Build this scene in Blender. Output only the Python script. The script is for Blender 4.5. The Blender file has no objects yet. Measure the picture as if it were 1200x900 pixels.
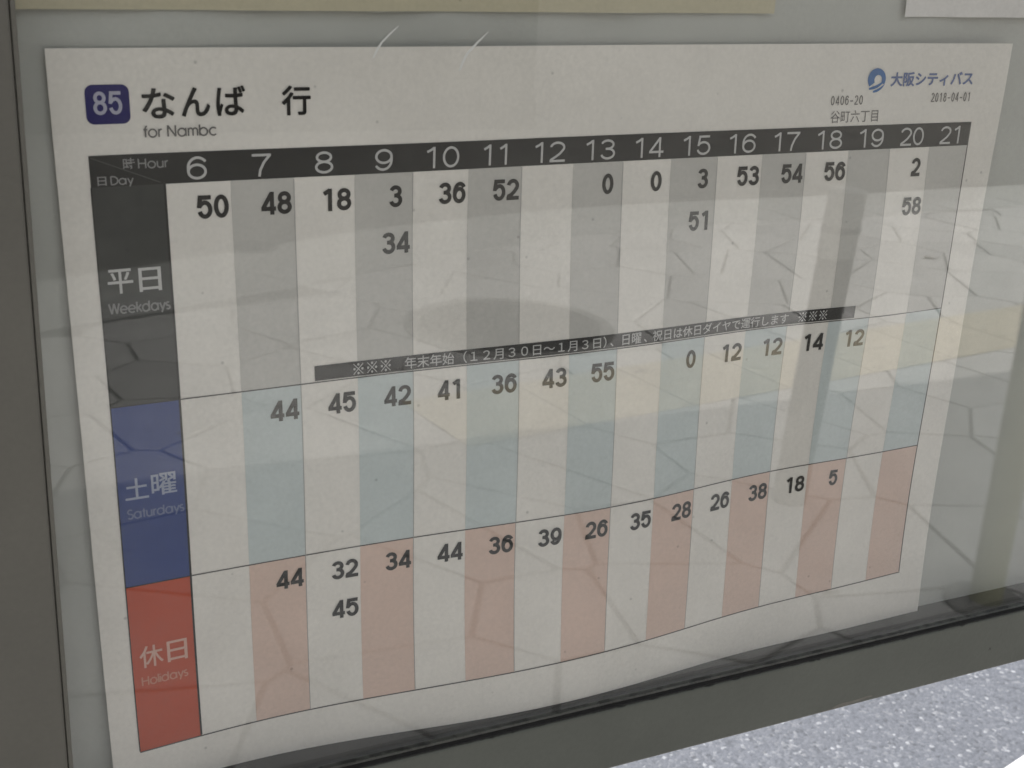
import bpy, bmesh, math, random, os
from mathutils import Vector, Matrix

scene = bpy.context.scene
COL = scene.collection
GZ = 1.1831617                      # height of the table origin above the pavement (m)

# ------------------------------------------------------------ camera, world, sun, exposure
cam_data = bpy.data.cameras.new('camera')
cam = bpy.data.objects.new('camera', cam_data)
COL.objects.link(cam)
R = ((0.9013499567194391, -0.4302578912718249, 0.04946112129933744),
     (-0.09617393637182604, -0.31020092644593744, -0.9457938248872373),
     (0.4222781423240057, 0.8477343523949025, -0.3209791866850282))
cm = Matrix(((R[0][0], -R[1][0], -R[2][0]), (R[0][1], -R[1][1], -R[2][1]), (R[0][2], -R[1][2], -R[2][2]))).to_4x4()
cm.translation = Vector((-0.07838794, -0.4298361, 0.06683827 + GZ))
cam.matrix_world = cm
cam_data.sensor_width = 36.0
cam_data.lens = 1446.77 / 1200 * 36.0
cam_data.clip_start = 0.01
cam_data.clip_end = 3000
cam_data.dof.use_dof = True
cam_data.dof.focus_distance = 0.60
cam_data.dof.aperture_fstop = 34
scene.camera = cam

SUN_EL, SUN_AZ = math.radians(60), math.radians(4)      # azimuth clockwise from +Y
world = bpy.data.worlds.new('World')
scene.world = world
world.use_nodes = True
wn = world.node_tree.nodes
wl = world.node_tree.links
bg = wn['Background']
sky = wn.new('ShaderNodeTexSky')
sky.sky_type = 'NISHITA'
sky.sun_disc = False
sky.sun_elevation = SUN_EL
sky.sun_rotation = SUN_AZ
sky.air_density = 1.0
sky.dust_density = 4.0
hsv = wn.new('ShaderNodeHueSaturation')                    # a hazy bright sky
hsv.inputs['Saturation'].default_value = 0.16
wl.new(sky.outputs[0], hsv.inputs['Color'])
wl.new(hsv.outputs[0], bg.inputs['Color'])
bg.inputs['Strength'].default_value = 0.15
sl = bpy.data.lights.new('sun', 'SUN')
sun = bpy.data.objects.new('sun', sl)
COL.objects.link(sun)
sl.energy = 2.1
sl.angle = math.radians(0.6)
sl.color = (1.0, 0.965, 0.92)
sd = Vector((math.sin(SUN_AZ) * math.cos(SUN_EL), math.cos(SUN_AZ) * math.cos(SUN_EL), math.sin(SUN_EL)))
sun.rotation_euler = sd.to_track_quat('Z', 'Y').to_euler()
scene.view_settings.view_transform = 'Standard'
scene.view_settings.look = 'None'
scene.view_settings.exposure = 1.08
scene.view_settings.gamma = 1.0

# ------------------------------------------------------------ helpers
def empty(name, label, cat, loc=(0, 0, 0), group=None):
    o = bpy.data.objects.new(name, None)
    COL.objects.link(o)
    o.location = loc
    o.empty_display_size = 0.05
    o['label'] = label
    o['category'] = cat
    if group: o['group'] = group
    return o

def from_data(name, verts, faces, mat, parent=None, smooth=False, kind=None, label=None):
    me = bpy.data.meshes.new(name)
    me.from_pydata([tuple(v) for v in verts], [], faces)
    me.validate()
    me.materials.append(mat)
    if smooth:
        for p in me.polygons: p.use_smooth = True
    o = bpy.data.objects.new(name, me)
    COL.objects.link(o)
    if parent:
        o.parent = parent
        o.location = -parent.location if parent.parent is None else (0, 0, 0)
    if kind: o['kind'] = kind
    if label: o['label'] = label
    return o

def from_bm(name, bm, mat, parent=None, smooth=False, kind=None, label=None):
    me = bpy.data.meshes.new(name)
    bm.to_mesh(me); bm.free()
    me.materials.append(mat)
    if smooth:
        for p in me.polygons: p.use_smooth = True
    o = bpy.data.objects.new(name, me)
    COL.objects.link(o)
    if parent:
        o.parent = parent
        if parent.parent is None: o.location = -parent.location
    if kind: o['kind'] = kind
    if label: o['label'] = label
    return o

def box_bm(x0, x1, y0, y1, z0, z1, bev=0.0, seg=2):
    bm = bmesh.new()
    bmesh.ops.create_cube(bm, size=1.0)
    for v in bm.verts:
        v.co = Vector(((x0 + x1) / 2 + v.co.x * (x1 - x0), (y0 + y1) / 2 + v.co.y * (y1 - y0), (z0 + z1) / 2 + v.co.z * (z1 - z0)))
    if bev: bmesh.ops.bevel(bm, geom=bm.edges[:], offset=bev, segments=seg, profile=0.5, affect='EDGES')
    return bm

def mat_new(name):
    m = bpy.data.materials.new(name)
    m.use_nodes = True
    nt = m.node_tree
    return m, nt, nt.nodes['Principled BSDF']

def simple(name, col, rough=0.7, var=0.0, scale=200.0, bump=0.0, spec=0.3, metallic=0.0, rand=0.0, bscale=None, detail=4):
    """flat colour with a fine mottle, a bump and an optional per-object variation"""
    m, nt, b = mat_new(name)
    N, Lk = nt.nodes, nt.links
    b.inputs['Roughness'].default_value = rough
    b.inputs['Specular IOR Level'].default_value = spec
    b.inputs['Metallic'].default_value = metallic
    tc = N.new('ShaderNodeTexCoord')
    no = N.new('ShaderNodeTexNoise')
    no.inputs['Scale'].default_value = scale
    no.inputs['Detail'].default_value = detail
    Lk.new(tc.outputs['Object'], no.inputs['Vector'])
    mr = N.new('ShaderNodeMapRange')
    mr.inputs['From Min'].default_value = 0.25
    mr.inputs['From Max'].default_value = 0.75
    mr.inputs['To Min'].default_value = 1 - var
    mr.inputs['To Max'].default_value = 1 + var
    Lk.new(no.outputs['Fac'], mr.inputs['Value'])
    val = mr.outputs['Result']
    if rand:
        oi = N.new('ShaderNodeObjectInfo')
        m2 = N.new('ShaderNodeMapRange')
        m2.inputs['To Min'].default_value = 1 - rand
        m2.inputs['To Max'].default_value = 1 + rand
        Lk.new(oi.outputs['Random'], m2.inputs['Value'])
        mu = N.new('ShaderNodeMath'); mu.operation = 'MULTIPLY'
        Lk.new(val, mu.inputs[0]); Lk.new(m2.outputs['Result'], mu.inputs[1])
        val = mu.outputs[0]
    vm = N.new('ShaderNodeVectorMath'); vm.operation = 'SCALE'
    vm.inputs[0].default_value = col
    Lk.new(val, vm.inputs['Scale'])
    Lk.new(vm.outputs['Vector'], b.inputs['Base Color'])
    if bump:
        n2 = N.new('ShaderNodeTexNoise')
        n2.inputs['Scale'].default_value = bscale or scale
        n2.inputs['Detail'].default_value = 5
        Lk.new(tc.outputs['Object'], n2.inputs['Vector'])
        bp = N.new('ShaderNodeBump')
        bp.inputs['Strength'].default_value = 1.0
        bp.inputs['Distance'].default_value = bump
        Lk.new(n2.outputs['Fac'], bp.inputs['Height'])
        Lk.new(bp.outputs['Normal'], b.inputs['Normal'])
    return m

# ------------------------------------------------------------ the printed sheet's surface
U = 0.0228                                                  # width of one hour column (m)
CO = [0.1233, 0.0568, 0.0653, 0.1115, -0.1139, 0.0952, 0.0899, -0.0073, 0.1272, 0.1451, -0.0328, 0.1088, 0.0527, 0.0936, -0.0634, 0.0447, 0.1083, -0.0923, 0.0408, -0.2227, 0.1191, 0.0069, -0.0526, -0.1112, -0.0636, 0.0481, 0.0162, 0.2017, 0.072, 0.0687, 0.1888, -0.145, -0.0641, 0.075, -0.0553, -0.19, 0.1208, 0.0623, 0.1104, 0.0774]
GX = [-1.5 + 18.5 * i / 7 for i in range(8)]
GZN = [1.5 - 13.5 * i / 4 for i in range(5)]
CA, SA = math.cos(math.radians(1.4)), math.sin(math.radians(1.4))
def bulge(u, v):
    s, k = 0.0, 0
    for a in GX:
        ea = math.exp(-((u - a) / 2.7) ** 2)
        for b in GZN:
            s += CO[k] * ea * math.exp(-((v - b) / 3.2) ** 2)
            k += 1
    return s
def tab(u, v, off=0.0):
    """table units (columns right, columns up) to world; off = metres towards the viewer"""
    y = bulge(u, v)
    return Vector(((CA * u - SA * v) * U, y * U - off, (SA * u + CA * v) * U + GZ))

def patch(name, u0, u1, v0, v1, off, mat, parent, nu=None, nv=None, label=None, corner=0.0):
    nu = nu or max(1, int((u1 - u0) / 0.25)); nv = nv or max(1, int((v1 - v0) / 0.25))
    vs, fs = [], []
    for j in range(nv + 1):
        for i in range(nu + 1):
            vs.append(tab(u0 + (u1 - u0) * i / nu, v0 + (v1 - v0) * j / nv, off))
    for j in range(nv):
        for i in range(nu):
            a = j * (nu + 1) + i
            fs.append((a, a + 1, a + nu + 2, a + nu + 1))
    return from_data(name, vs, fs, mat, parent, smooth=True, label=label)

FONT_DIR = bpy.utils.system_resource('DATAFILES', path='fonts')
def font(fn):
    try: return bpy.data.fonts.load(os.path.join(FONT_DIR, fn))
    except Exception: return None
SANS = font('Inter.woff2')
CJK = font('Noto Sans CJK Regular.woff2')
_cache = {}
def glyphs(body, fnt, weight):
    """outline text as flat triangles, normalised to its own bounding box"""
    key = (body, fnt.name if fnt else '', weight)
    if key in _cache: return _cache[key]
    cu = bpy.data.curves.new('glyphs', 'FONT')
    if fnt: cu.font = fnt
    cu.body = body
    cu.size = 1.0
    cu.offset = weight
    cu.resolution_u = 4
    ob = bpy.data.objects.new('glyphs', cu)
    COL.objects.link(ob)
    bpy.context.view_layer.update()
    me = ob.to_mesh()
    vs = [v.co.copy() for v in me.vertices]
    fs = [tuple(p.vertices) for p in me.polygons]
    ob.to_mesh_clear()
    bpy.data.objects.remove(ob); bpy.data.curves.remove(cu)
    x0 = min(v.x for v in vs); x1 = max(v.x for v in vs)
    y0 = min(v.y for v in vs); y1 = max(v.y for v in vs)
    r = ([((v.x - x0) / (x1 - x0), (v.y - y0) / max(1e-6, y1 - y0)) for v in vs], fs)
    _cache[key] = r
    return r
def write(name, body, u0, u1, v0, v1, off, mat, parent, fnt=None, weight=0.0, label=None, bold=0.0):
    """lettering fitted to a box; bold = how far (table units) the outline is swollen on every side"""
    gv, gf = glyphs(body, fnt, weight)
    shifts = [(0, 0)]
    if bold: shifts += [(math.cos(math.pi * k / 5), math.sin(math.pi * k / 5)) for k in range(10)]
    vs, fs = [], []
    a0, a1, b0, b1 = u0 + bold, u1 - bold, v0 + bold, v1 - bold
    for k, (sx, sy) in enumerate(shifts):
        n = len(vs)
        vs += [tab(a0 + (a1 - a0) * a + bold * sx, b0 + (b1 - b0) * b + bold * sy, off + k * 3e-6) for a, b in gv]
        fs += [tuple(i + n for i in f) for f in gf]
    return from_data(name, vs, fs, mat, parent, label=label)
def strokes(name, lines, u0, u1, v0, v1, off, w, mat, parent):
    """pen strokes in a unit box; w = width in table units"""
    vs, fs = [], []
    for pl in lines:
        pts = [(u0 + (u1 - u0) * a, v0 + (v1 - v0) * b) for a, b in pl]
        base = len(vs)
        for i, (a, b) in enumerate(pts):
            p, n = pts[max(0, i - 1)], pts[min(len(pts) - 1, i + 1)]
            dx, dy = n[0] - p[0], n[1] - p[1]
            L = math.hypot(dx, dy) or 1
            nx, ny = -dy / L * w / 2, dx / L * w / 2
            vs.append(tab(a + nx, b + ny, off)); vs.append(tab(a - nx, b - ny, off))
        for i in range(len(pts) - 1):
            k = base + 2 * i
            fs.append((k, k + 1, k + 3, k + 2))
    return from_data(name, vs, fs, mat, parent)

# pen-stroke alphabet: a grotesque for the numbers, a geometric face for the captions
def arc(cx, cy, rx, ry, a0, a1, n=14):
    return [(cx + rx * math.cos(math.radians(a0 + (a1 - a0) * k / n)), cy + ry * math.sin(math.radians(a0 + (a1 - a0) * k / n))) for k in range(n + 1)]
def digit(ch, w, h, t):
    """centre lines of a figure whose ink fills w x h with stroke t"""
    q = t / 2
    L, Rr, B, T = q, w - q, q, h - q
    cx = w / 2; rx = (Rr - L) / 2
    if ch == '0': return [arc(cx, h / 2, rx, T - h / 2, 90, 450, 30)]
    if ch == '1':
        x = w * .62
        return [[(x, 0), (x, h)], [(x, h - q * .6), (x - w * .17, h * .87), (x - w * .42, h * .775)]]
    if ch == '2':
        ry = h * .235; cy = T - ry
        a = arc(cx, cy, rx, ry, 172, -35, 16)
        ex, ey = a[-1]
        return [a + [(cx + rx * .35, h * .40), (cx - rx * .35, h * .24), (L + t * .1, B + t * .55), (L + t*.05, B)], [(0, B), (w, B)]]
    if ch == '3':
        r1 = (T - h * .535) / 2; r2 = (h * .535 - B) / 2
        return [arc(cx - rx * .05, T - r1, rx * .92, r1, 165, -90, 16), arc(cx, B + r2, rx, r2, 90, -168, 18)[0:], [(cx - rx * .35, h * .535), (cx + rx*.05, h * .535)]]
    if ch == '4':
        x = w * .735
        y = h * .265
        return [[(x, 0), (x, h)], [(0, y), (w, y)], [(x - t * .1, h - q * .8), (q * .75, y + q * .2)]]
    if ch == '5':
        r = h * .305; cy = B + h * .30
        return [[(w * .16, T), (w * .93, T)], [(w * .235, h), (w * .125, h * .47)], [(w * .12, h * .515)] + arc(cx, cy, rx, cy - B, 132, -165, 20)]
    if ch == '6':
        r = h * .29; cy = B + r
        return [arc(cx, cy, rx, r, 90, 450, 26), arc(cx + rx * .12, h * .52, rx * 1.12, T - h * .52, 35, 180, 14) + [(L, cy)]]
    if ch == '9':
        return [[(w - x, h - y) for x, y in pl] for pl in digit('6', w, h, t)]
    if ch == '7':
        return [[(0, T), (w, T)], [(w - q * .8, T), (w * .62, h * .62), (w * .42, h * .28), (w * .36, 0)]]
    if ch == '8':
        m = h * .53
        return [arc(cx, (T + m) / 2, rx * .88, (T - m) / 2, 90, 450, 24), arc(cx, (m + B) / 2, rx, (m - B) / 2, 90, 450, 26)]
    if ch == '-': return [[(w * .08, h * .42), (w * .92, h * .42)]]
    return []
def letter(ch):
    """centre lines with cap height 1, and the advance"""
    c = arc(.36, .35, .34, .35, 90, 450, 22)
    tb = {
        'o': ([c], .86), 'c': ([arc(.36, .35, .34, .35, 45, 315, 18)], .76), 'a': ([c, [(.71, 0), (.71, .72)]], .90),
        'b': ([c, [(.02, 0), (.02, 1.0)]], .88), 'd': ([c, [(.71, 0), (.71, 1.0)]], .92), 'e': ([arc(.36, .35, .34, .35, 0, 315, 20), [(.03, .35), (.70, .35)]], .84),
        'f': ([[(.16, 0), (.16, .78)] + arc(.34, .78, .18, .20, 180, 95, 6), [(0, .68), (.34, .68)]], .42),
        'r': ([[(.04, 0), (.04, .71)], [(.04, .38)] + arc(.32, .40, .28, .29, 170, 92, 7)], .42),
        'N': ([[(.04, 0), (.04, 1)], [(.04, 1), (.70, 0)], [(.70, 0), (.70, 1)]], .90), 'H': ([[(.04, 0), (.04, 1)], [(.04, .52), (.70, .52)], [(.70, 0), (.70, 1)]], .90),
        'D': ([[(.04, 0), (.04, 1)], [(.04, .97)] + arc(.25, .5, .47, .47, 90, -90, 16) + [(.04, .03)]], .84),
        'm': ([[(.04, 0), (.04, .71)], arc(.24, .45, .20, .24, 180, 0, 10) + [(.44, 0)], arc(.64, .45, .20, .24, 180, 0, 10) + [(.84, 0)]], 1.02),
        'u': ([[(.04, .71)] + arc(.30, .27, .26, .25, 180, 360, 12), [(.56, .71), (.56, 0)]], .74),
        'y': ([[(.02, .71), (.30, .02)], [(.56, .71), (.18, -.28)]], .66), 'k': ([[(.04, 0), (.04, 1)], [(.04, .28), (.48, .71)], [(.18, .42), (.50, 0)]], .60),
        'W': ([[(0, 1), (.26, 0)], [(.26, 0), (.52, 1)], [(.52, 1), (.78, 0)], [(.78, 0), (1.04, 1)]], 1.14),
        's': ([arc(.20, .52, .17, .17, 45, 230, 10) + arc(.20, .19, .19, .17, 60, -145, 10)], .50),
        'S': ([arc(.28, .74, .24, .24, 35, 235, 12) + arc(.28, .27, .27, .25, 65, -150, 12)], .68),
        't': ([[(.16, 0), (.16, .95)], [(0, .68), (.32, .68)]], .42), 'l': ([[(.04, 0), (.04, 1)]], .20), 'i': ([[(.04, 0), (.04, .70)], [(.04, .86), (.04, .96)]], .20), ' ': ([], .38)}
    return tb[ch]
def ribbon(vs, fs, pts, t, off):
    # even out hard corners: mitred joins
    b = len(vs); n = len(pts)
    closed = math.hypot(pts[0][0] - pts[-1][0], pts[0][1] - pts[-1][1]) < 1e-6
    for i in range(n):
        p = pts[i - 1] if i else (pts[-2] if closed else pts[0])
        x = pts[i + 1] if i < n - 1 else (pts[1] if closed else pts[-1])
        c = pts[i]
        d1 = (c[0] - p[0], c[1] - p[1]); d2 = (x[0] - c[0], x[1] - c[1])
        l1 = math.hypot(*d1) or 1; l2 = math.hypot(*d2) or 1
        dx, dy = d1[0] / l1 + d2[0] / l2, d1[1] / l1 + d2[1] / l2
        L = math.hypot(dx, dy) or 1
        k = min(1.35, 2 / L) if (i or closed) and (i < n - 1 or closed) else 1.0
        nx, ny = -dy / L * t / 2 * k, dx / L * t / 2 * k
        vs.append(tab(c[0] + nx, c[1] + ny, off)); vs.append(tab(c[0] - nx, c[1] - ny, off))
    for i in range(n - 1):
        k = b + 2 * i
        fs.append((k, k + 1, k + 3, k + 2))
def figures(name, body, u0, u1, v0, v1, off, t, mat, parent, gap=0.12):
    """figures set tight in the box"""
    n = len(body); h = v1 - v0
    adv = (u1 - u0) / (n - gap)                              # pitch
    w = adv * (1 - gap)
    vs, fs = [], []
    for k, ch in enumerate(body):
        for j, pl in enumerate(digit(ch, w, h, t)):
            ribbon(vs, fs, [(u0 + k * adv + a, v0 + b) for a, b in pl], t, off + j * 4e-6)
    return from_data(name, vs, fs, mat, parent)
def caption(name, body, u0, u1, v0, cap, off, t, mat, parent):
    x, items = 0.0, []
    for ch in body:
        ls, adv = letter(ch)
        items += [[(x + a, b) for a, b in pl] for pl in ls]; x += adv
    xm = max(a for pl in items for a, b in pl)
    vs, fs = [], []
    for j, pl in enumerate(items):
        ribbon(vs, fs, [(u0 + (u1 - u0) * a / xm, v0 + cap * b) for a, b in pl], t, off + (j % 3) * 4e-6)
    return from_data(name, vs, fs, mat, parent)

# ------------------------------------------------------------ materials
def paper_mat(name, col, var=0.075):
    m, nt, b = mat_new(name)
    N, Lk = nt.nodes, nt.links
    b.inputs['Roughness'].default_value = 0.85
    b.inputs['Specular IOR Level'].default_value = 0.15
    tc = N.new('ShaderNodeTexCoord')
    a = N.new('ShaderNodeTexNoise'); a.inputs['Scale'].default_value = 620; a.inputs['Detail'].default_value = 3
    c = N.new('ShaderNodeTexNoise'); c.inputs['Scale'].default_value = 26; c.inputs['Detail'].default_value = 5
    for n in (a, c): Lk.new(tc.outputs['Object'], n.inputs['Vector'])
    mx = N.new('ShaderNodeMath'); mx.operation = 'MULTIPLY_ADD'
    mx.inputs[1].default_value = 0.45
    Lk.new(a.outputs['Fac'], mx.inputs[0])
    m5 = N.new('ShaderNodeMath'); m5.operation = 'MULTIPLY'; m5.inputs[1].default_value = 0.55
    Lk.new(c.outputs['Fac'], m5.inputs[0]); Lk.new(m5.outputs[0], mx.inputs[2])
    mr = N.new('ShaderNodeMapRange')
    mr.inputs['From Min'].default_value = 0.3; mr.inputs['From Max'].default_value = 0.7
    mr.inputs['To Min'].default_value = 1 - var; mr.inputs['To Max'].default_value = 1 + var
    Lk.new(mx.outputs[0], mr.inputs['Value'])
    # tiny specks of dirt and toner
    sp = N.new('ShaderNodeTexVoronoi'); sp.inputs['Scale'].default_value = 70
    Lk.new(tc.outputs['Object'], sp.inputs['Vector'])
    th = N.new('ShaderNodeMapRange'); th.inputs['From Min'].default_value = 0.03; th.inputs['From Max'].default_value = 0.06
    th.inputs['To Min'].default_value = 0.72; th.inputs['To Max'].default_value = 1.0
    Lk.new(sp.outputs['Distance'], th.inputs['Value'])
    mu = N.new('ShaderNodeMath'); mu.operation = 'MULTIPLY'
    Lk.new(mr.outputs['Result'], mu.inputs[0]); Lk.new(th.outputs['Result'], mu.inputs[1])
    vm = N.new('ShaderNodeVectorMath'); vm.operation = 'SCALE'
    vm.inputs[0].default_value = col
    Lk.new(mu.outputs[0], vm.inputs['Scale'])
    Lk.new(vm.outputs['Vector'], b.inputs['Base Color'])
    bp = N.new('ShaderNodeBump'); bp.inputs['Distance'].default_value = 0.0006; bp.inputs['Strength'].default_value = 0.5
    Lk.new(c.outputs['Fac'], bp.inputs['Height'])
    Lk.new(bp.outputs['Normal'], b.inputs['Normal'])
    return m

M = {}
M['paper'] = paper_mat('sheet_paper', (0.75, 0.71, 0.66))
M['grey_stripe'] = paper_mat('print_pale_grey', (0.515, 0.495, 0.465))
M['blue_stripe'] = paper_mat('print_pale_blue', (0.53, 0.575, 0.57))
M['pink_stripe'] = paper_mat('print_pale_pink', (0.66, 0.49, 0.415))
M['black'] = paper_mat('print_black', (0.021, 0.021, 0.021), 0.10)
M['charcoal'] = paper_mat('print_charcoal', (0.043, 0.045, 0.043), 0.08)
M['blue'] = paper_mat('print_blue', (0.036, 0.062, 0.205), 0.06)
M['red'] = paper_mat('print_red', (0.46, 0.075, 0.035), 0.06)
M['badge'] = paper_mat('print_indigo', (0.030, 0.026, 0.125), 0.05)
M['logo'] = paper_mat('print_logo_blue', (0.055, 0.15, 0.36), 0.05)
M['logo_text'] = paper_mat('print_slate_blue', (0.12, 0.16, 0.32), 0.05)
M['ink'] = paper_mat('print_ink', (0.018, 0.017, 0.017), 0.1)
M['soft_ink'] = paper_mat('print_soft_ink', (0.16, 0.15, 0.145), 0.1)
M['faded_ink'] = paper_mat('print_faded_ink', (0.075, 0.07, 0.066), 0.1)
M['white_print'] = paper_mat('print_white', (0.50, 0.49, 0.48), 0.03)
M['dim_print'] = paper_mat('print_dim_white', (0.24, 0.235, 0.235), 0.03)
M['hair_line'] = paper_mat('print_hair_line', (0.36, 0.35, 0.34), 0.05)
M['diagonal'] = paper_mat('print_dim_diagonal', (0.07, 0.075, 0.07), 0.05)
M['badge_print'] = paper_mat('print_badge_white', (0.42, 0.41, 0.50), 0.03)
M['dim_blue'] = paper_mat('print_dim_on_blue', (0.15, 0.18, 0.30), 0.03)
M['mid_blue'] = paper_mat('print_white_on_blue', (0.33, 0.36, 0.46), 0.03)
M['dim_red'] = paper_mat('print_dim_on_red', (0.55, 0.24, 0.17), 0.03)
M['mid_red'] = paper_mat('print_white_on_red', (0.62, 0.38, 0.31), 0.03)
M['cream'] = paper_mat('cream_paper', (0.50, 0.455, 0.335))
M['pale'] = paper_mat('pale_paper', (0.72, 0.69, 0.67))
M['backing'] = simple('backing_board_grey', (0.455, 0.455, 0.425), 0.6, 0.05, 30, 0.0002)
M['gasket'] = simple('black_rubber_gasket', (0.012, 0.012, 0.012), 0.7, 0.1, 300)
M['inner'] = simple('case_inner_dark_grey', (0.018, 0.019, 0.018), 0.6, 0.15, 60)

def frame_mat(name, base, z_top=None):
    m, nt, b = mat_new(name)
    N, Lk = nt.nodes, nt.links
    b.inputs['Roughness'].default_value = 0.55
    b.inputs['Specular IOR Level'].default_value = 0.35
    tc = N.new('ShaderNodeTexCoord')
    n1 = N.new('ShaderNodeTexNoise'); n1.inputs['Scale'].default_value = 14; n1.inputs['Detail'].default_value = 6
    n2 = N.new('ShaderNodeTexNoise'); n2.inputs['Scale'].default_value = 420; n2.inputs['Detail'].default_value = 2
    n3 = N.new('ShaderNodeTexNoise'); n3.inputs['Scale'].default_value = 85; n3.inputs['Detail'].default_value = 6; n3.inputs['Roughness'].default_value = 0.7
    for n in (n1, n2, n3): Lk.new(tc.outputs['Object'], n.inputs['Vector'])
    r1 = N.new('ShaderNodeMapRange'); r1.inputs['From Min'].default_value = .3; r1.inputs['From Max'].default_value = .7
    r1.inputs['To Min'].default_value = .90; r1.inputs['To Max'].default_value = 1.10
    Lk.new(n1.outputs['Fac'], r1.inputs['Value'])
    r2 = N.new('ShaderNodeMapRange'); r2.inputs['To Min'].default_value = .93; r2.inputs['To Max'].default_value = 1.07
    Lk.new(n2.outputs['Fac'], r2.inputs['Value'])
    mu = N.new('ShaderNodeMath'); mu.operation = 'MULTIPLY'
    Lk.new(r1.outputs[0], mu.inputs[0]); Lk.new(r2.outputs[0], mu.inputs[1])
    # chips: sparse dark specks
    r3 = N.new('ShaderNodeMapRange'); r3.inputs['From Min'].default_value = .70; r3.inputs['From Max'].default_value = .74
    r3.inputs['To Min'].default_value = 1.0; r3.inputs['To Max'].default_value = 0.35
    Lk.new(n3.outputs['Fac'], r3.inputs['Value'])
    mu2 = N.new('ShaderNodeMath'); mu2.operation = 'MULTIPLY'
    Lk.new(mu.outputs[0], mu2.inputs[0]); Lk.new(r3.outputs[0], mu2.inputs[1])
    out = mu2.outputs[0]
    if z_top is not None:                                   # grime that has crept over the top lip of the rail
        sx = N.new('ShaderNodeSeparateXYZ'); Lk.new(tc.outputs['Object'], sx.inputs[0])
        ns = N.new('ShaderNodeTexNoise'); ns.inputs['Scale'].default_value = 130; ns.inputs['Detail'].default_value = 4
        Lk.new(tc.outputs['Object'], ns.inputs['Vector'])
        wob = N.new('ShaderNodeMapRange'); wob.inputs['From Min'].default_value = .45; wob.inputs['From Max'].default_value = .75
        wob.inputs['To Min'].default_value = 0.0; wob.inputs['To Max'].default_value = 0.0012
        Lk.new(ns.outputs['Fac'], wob.inputs['Value'])
        ad = N.new('ShaderNodeMath'); ad.operation = 'ADD'
        Lk.new(sx.outputs['Z'], ad.inputs[0]); Lk.new(wob.outputs[0], ad.inputs[1])
        st = N.new('ShaderNodeMapRange')
        st.inputs['From Min'].default_value = z_top + 0.0001; st.inputs['From Max'].default_value = z_top + 0.0006
        st.inputs['To Min'].default_value = 1.0; st.inputs['To Max'].default_value = 0.3
        Lk.new(ad.outputs[0], st.inputs['Value'])
        m4 = N.new('ShaderNodeMath'); m4.operation = 'MULTIPLY'
        Lk.new(out, m4.inputs[0]); Lk.new(st.outputs[0], m4.inputs[1])
        out = m4.outputs[0]
    vm = N.new('ShaderNodeVectorMath'); vm.operation = 'SCALE'; vm.inputs[0].default_value = base
    Lk.new(out, vm.inputs['Scale'])
    Lk.new(vm.outputs['Vector'], b.inputs['Base Color'])
    bp = N.new('ShaderNodeBump'); bp.inputs['Distance'].default_value = 0.00015
    Lk.new(n2.outputs['Fac'], bp.inputs['Height']); Lk.new(bp.outputs['Normal'], b.inputs['Normal'])
    return m
M['frame'] = frame_mat('olive_grey_paint', (0.097, 0.101, 0.087), GZ - 0.2543)
M['stile'] = frame_mat('brown_grey_paint', (0.122, 0.115, 0.098))

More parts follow.
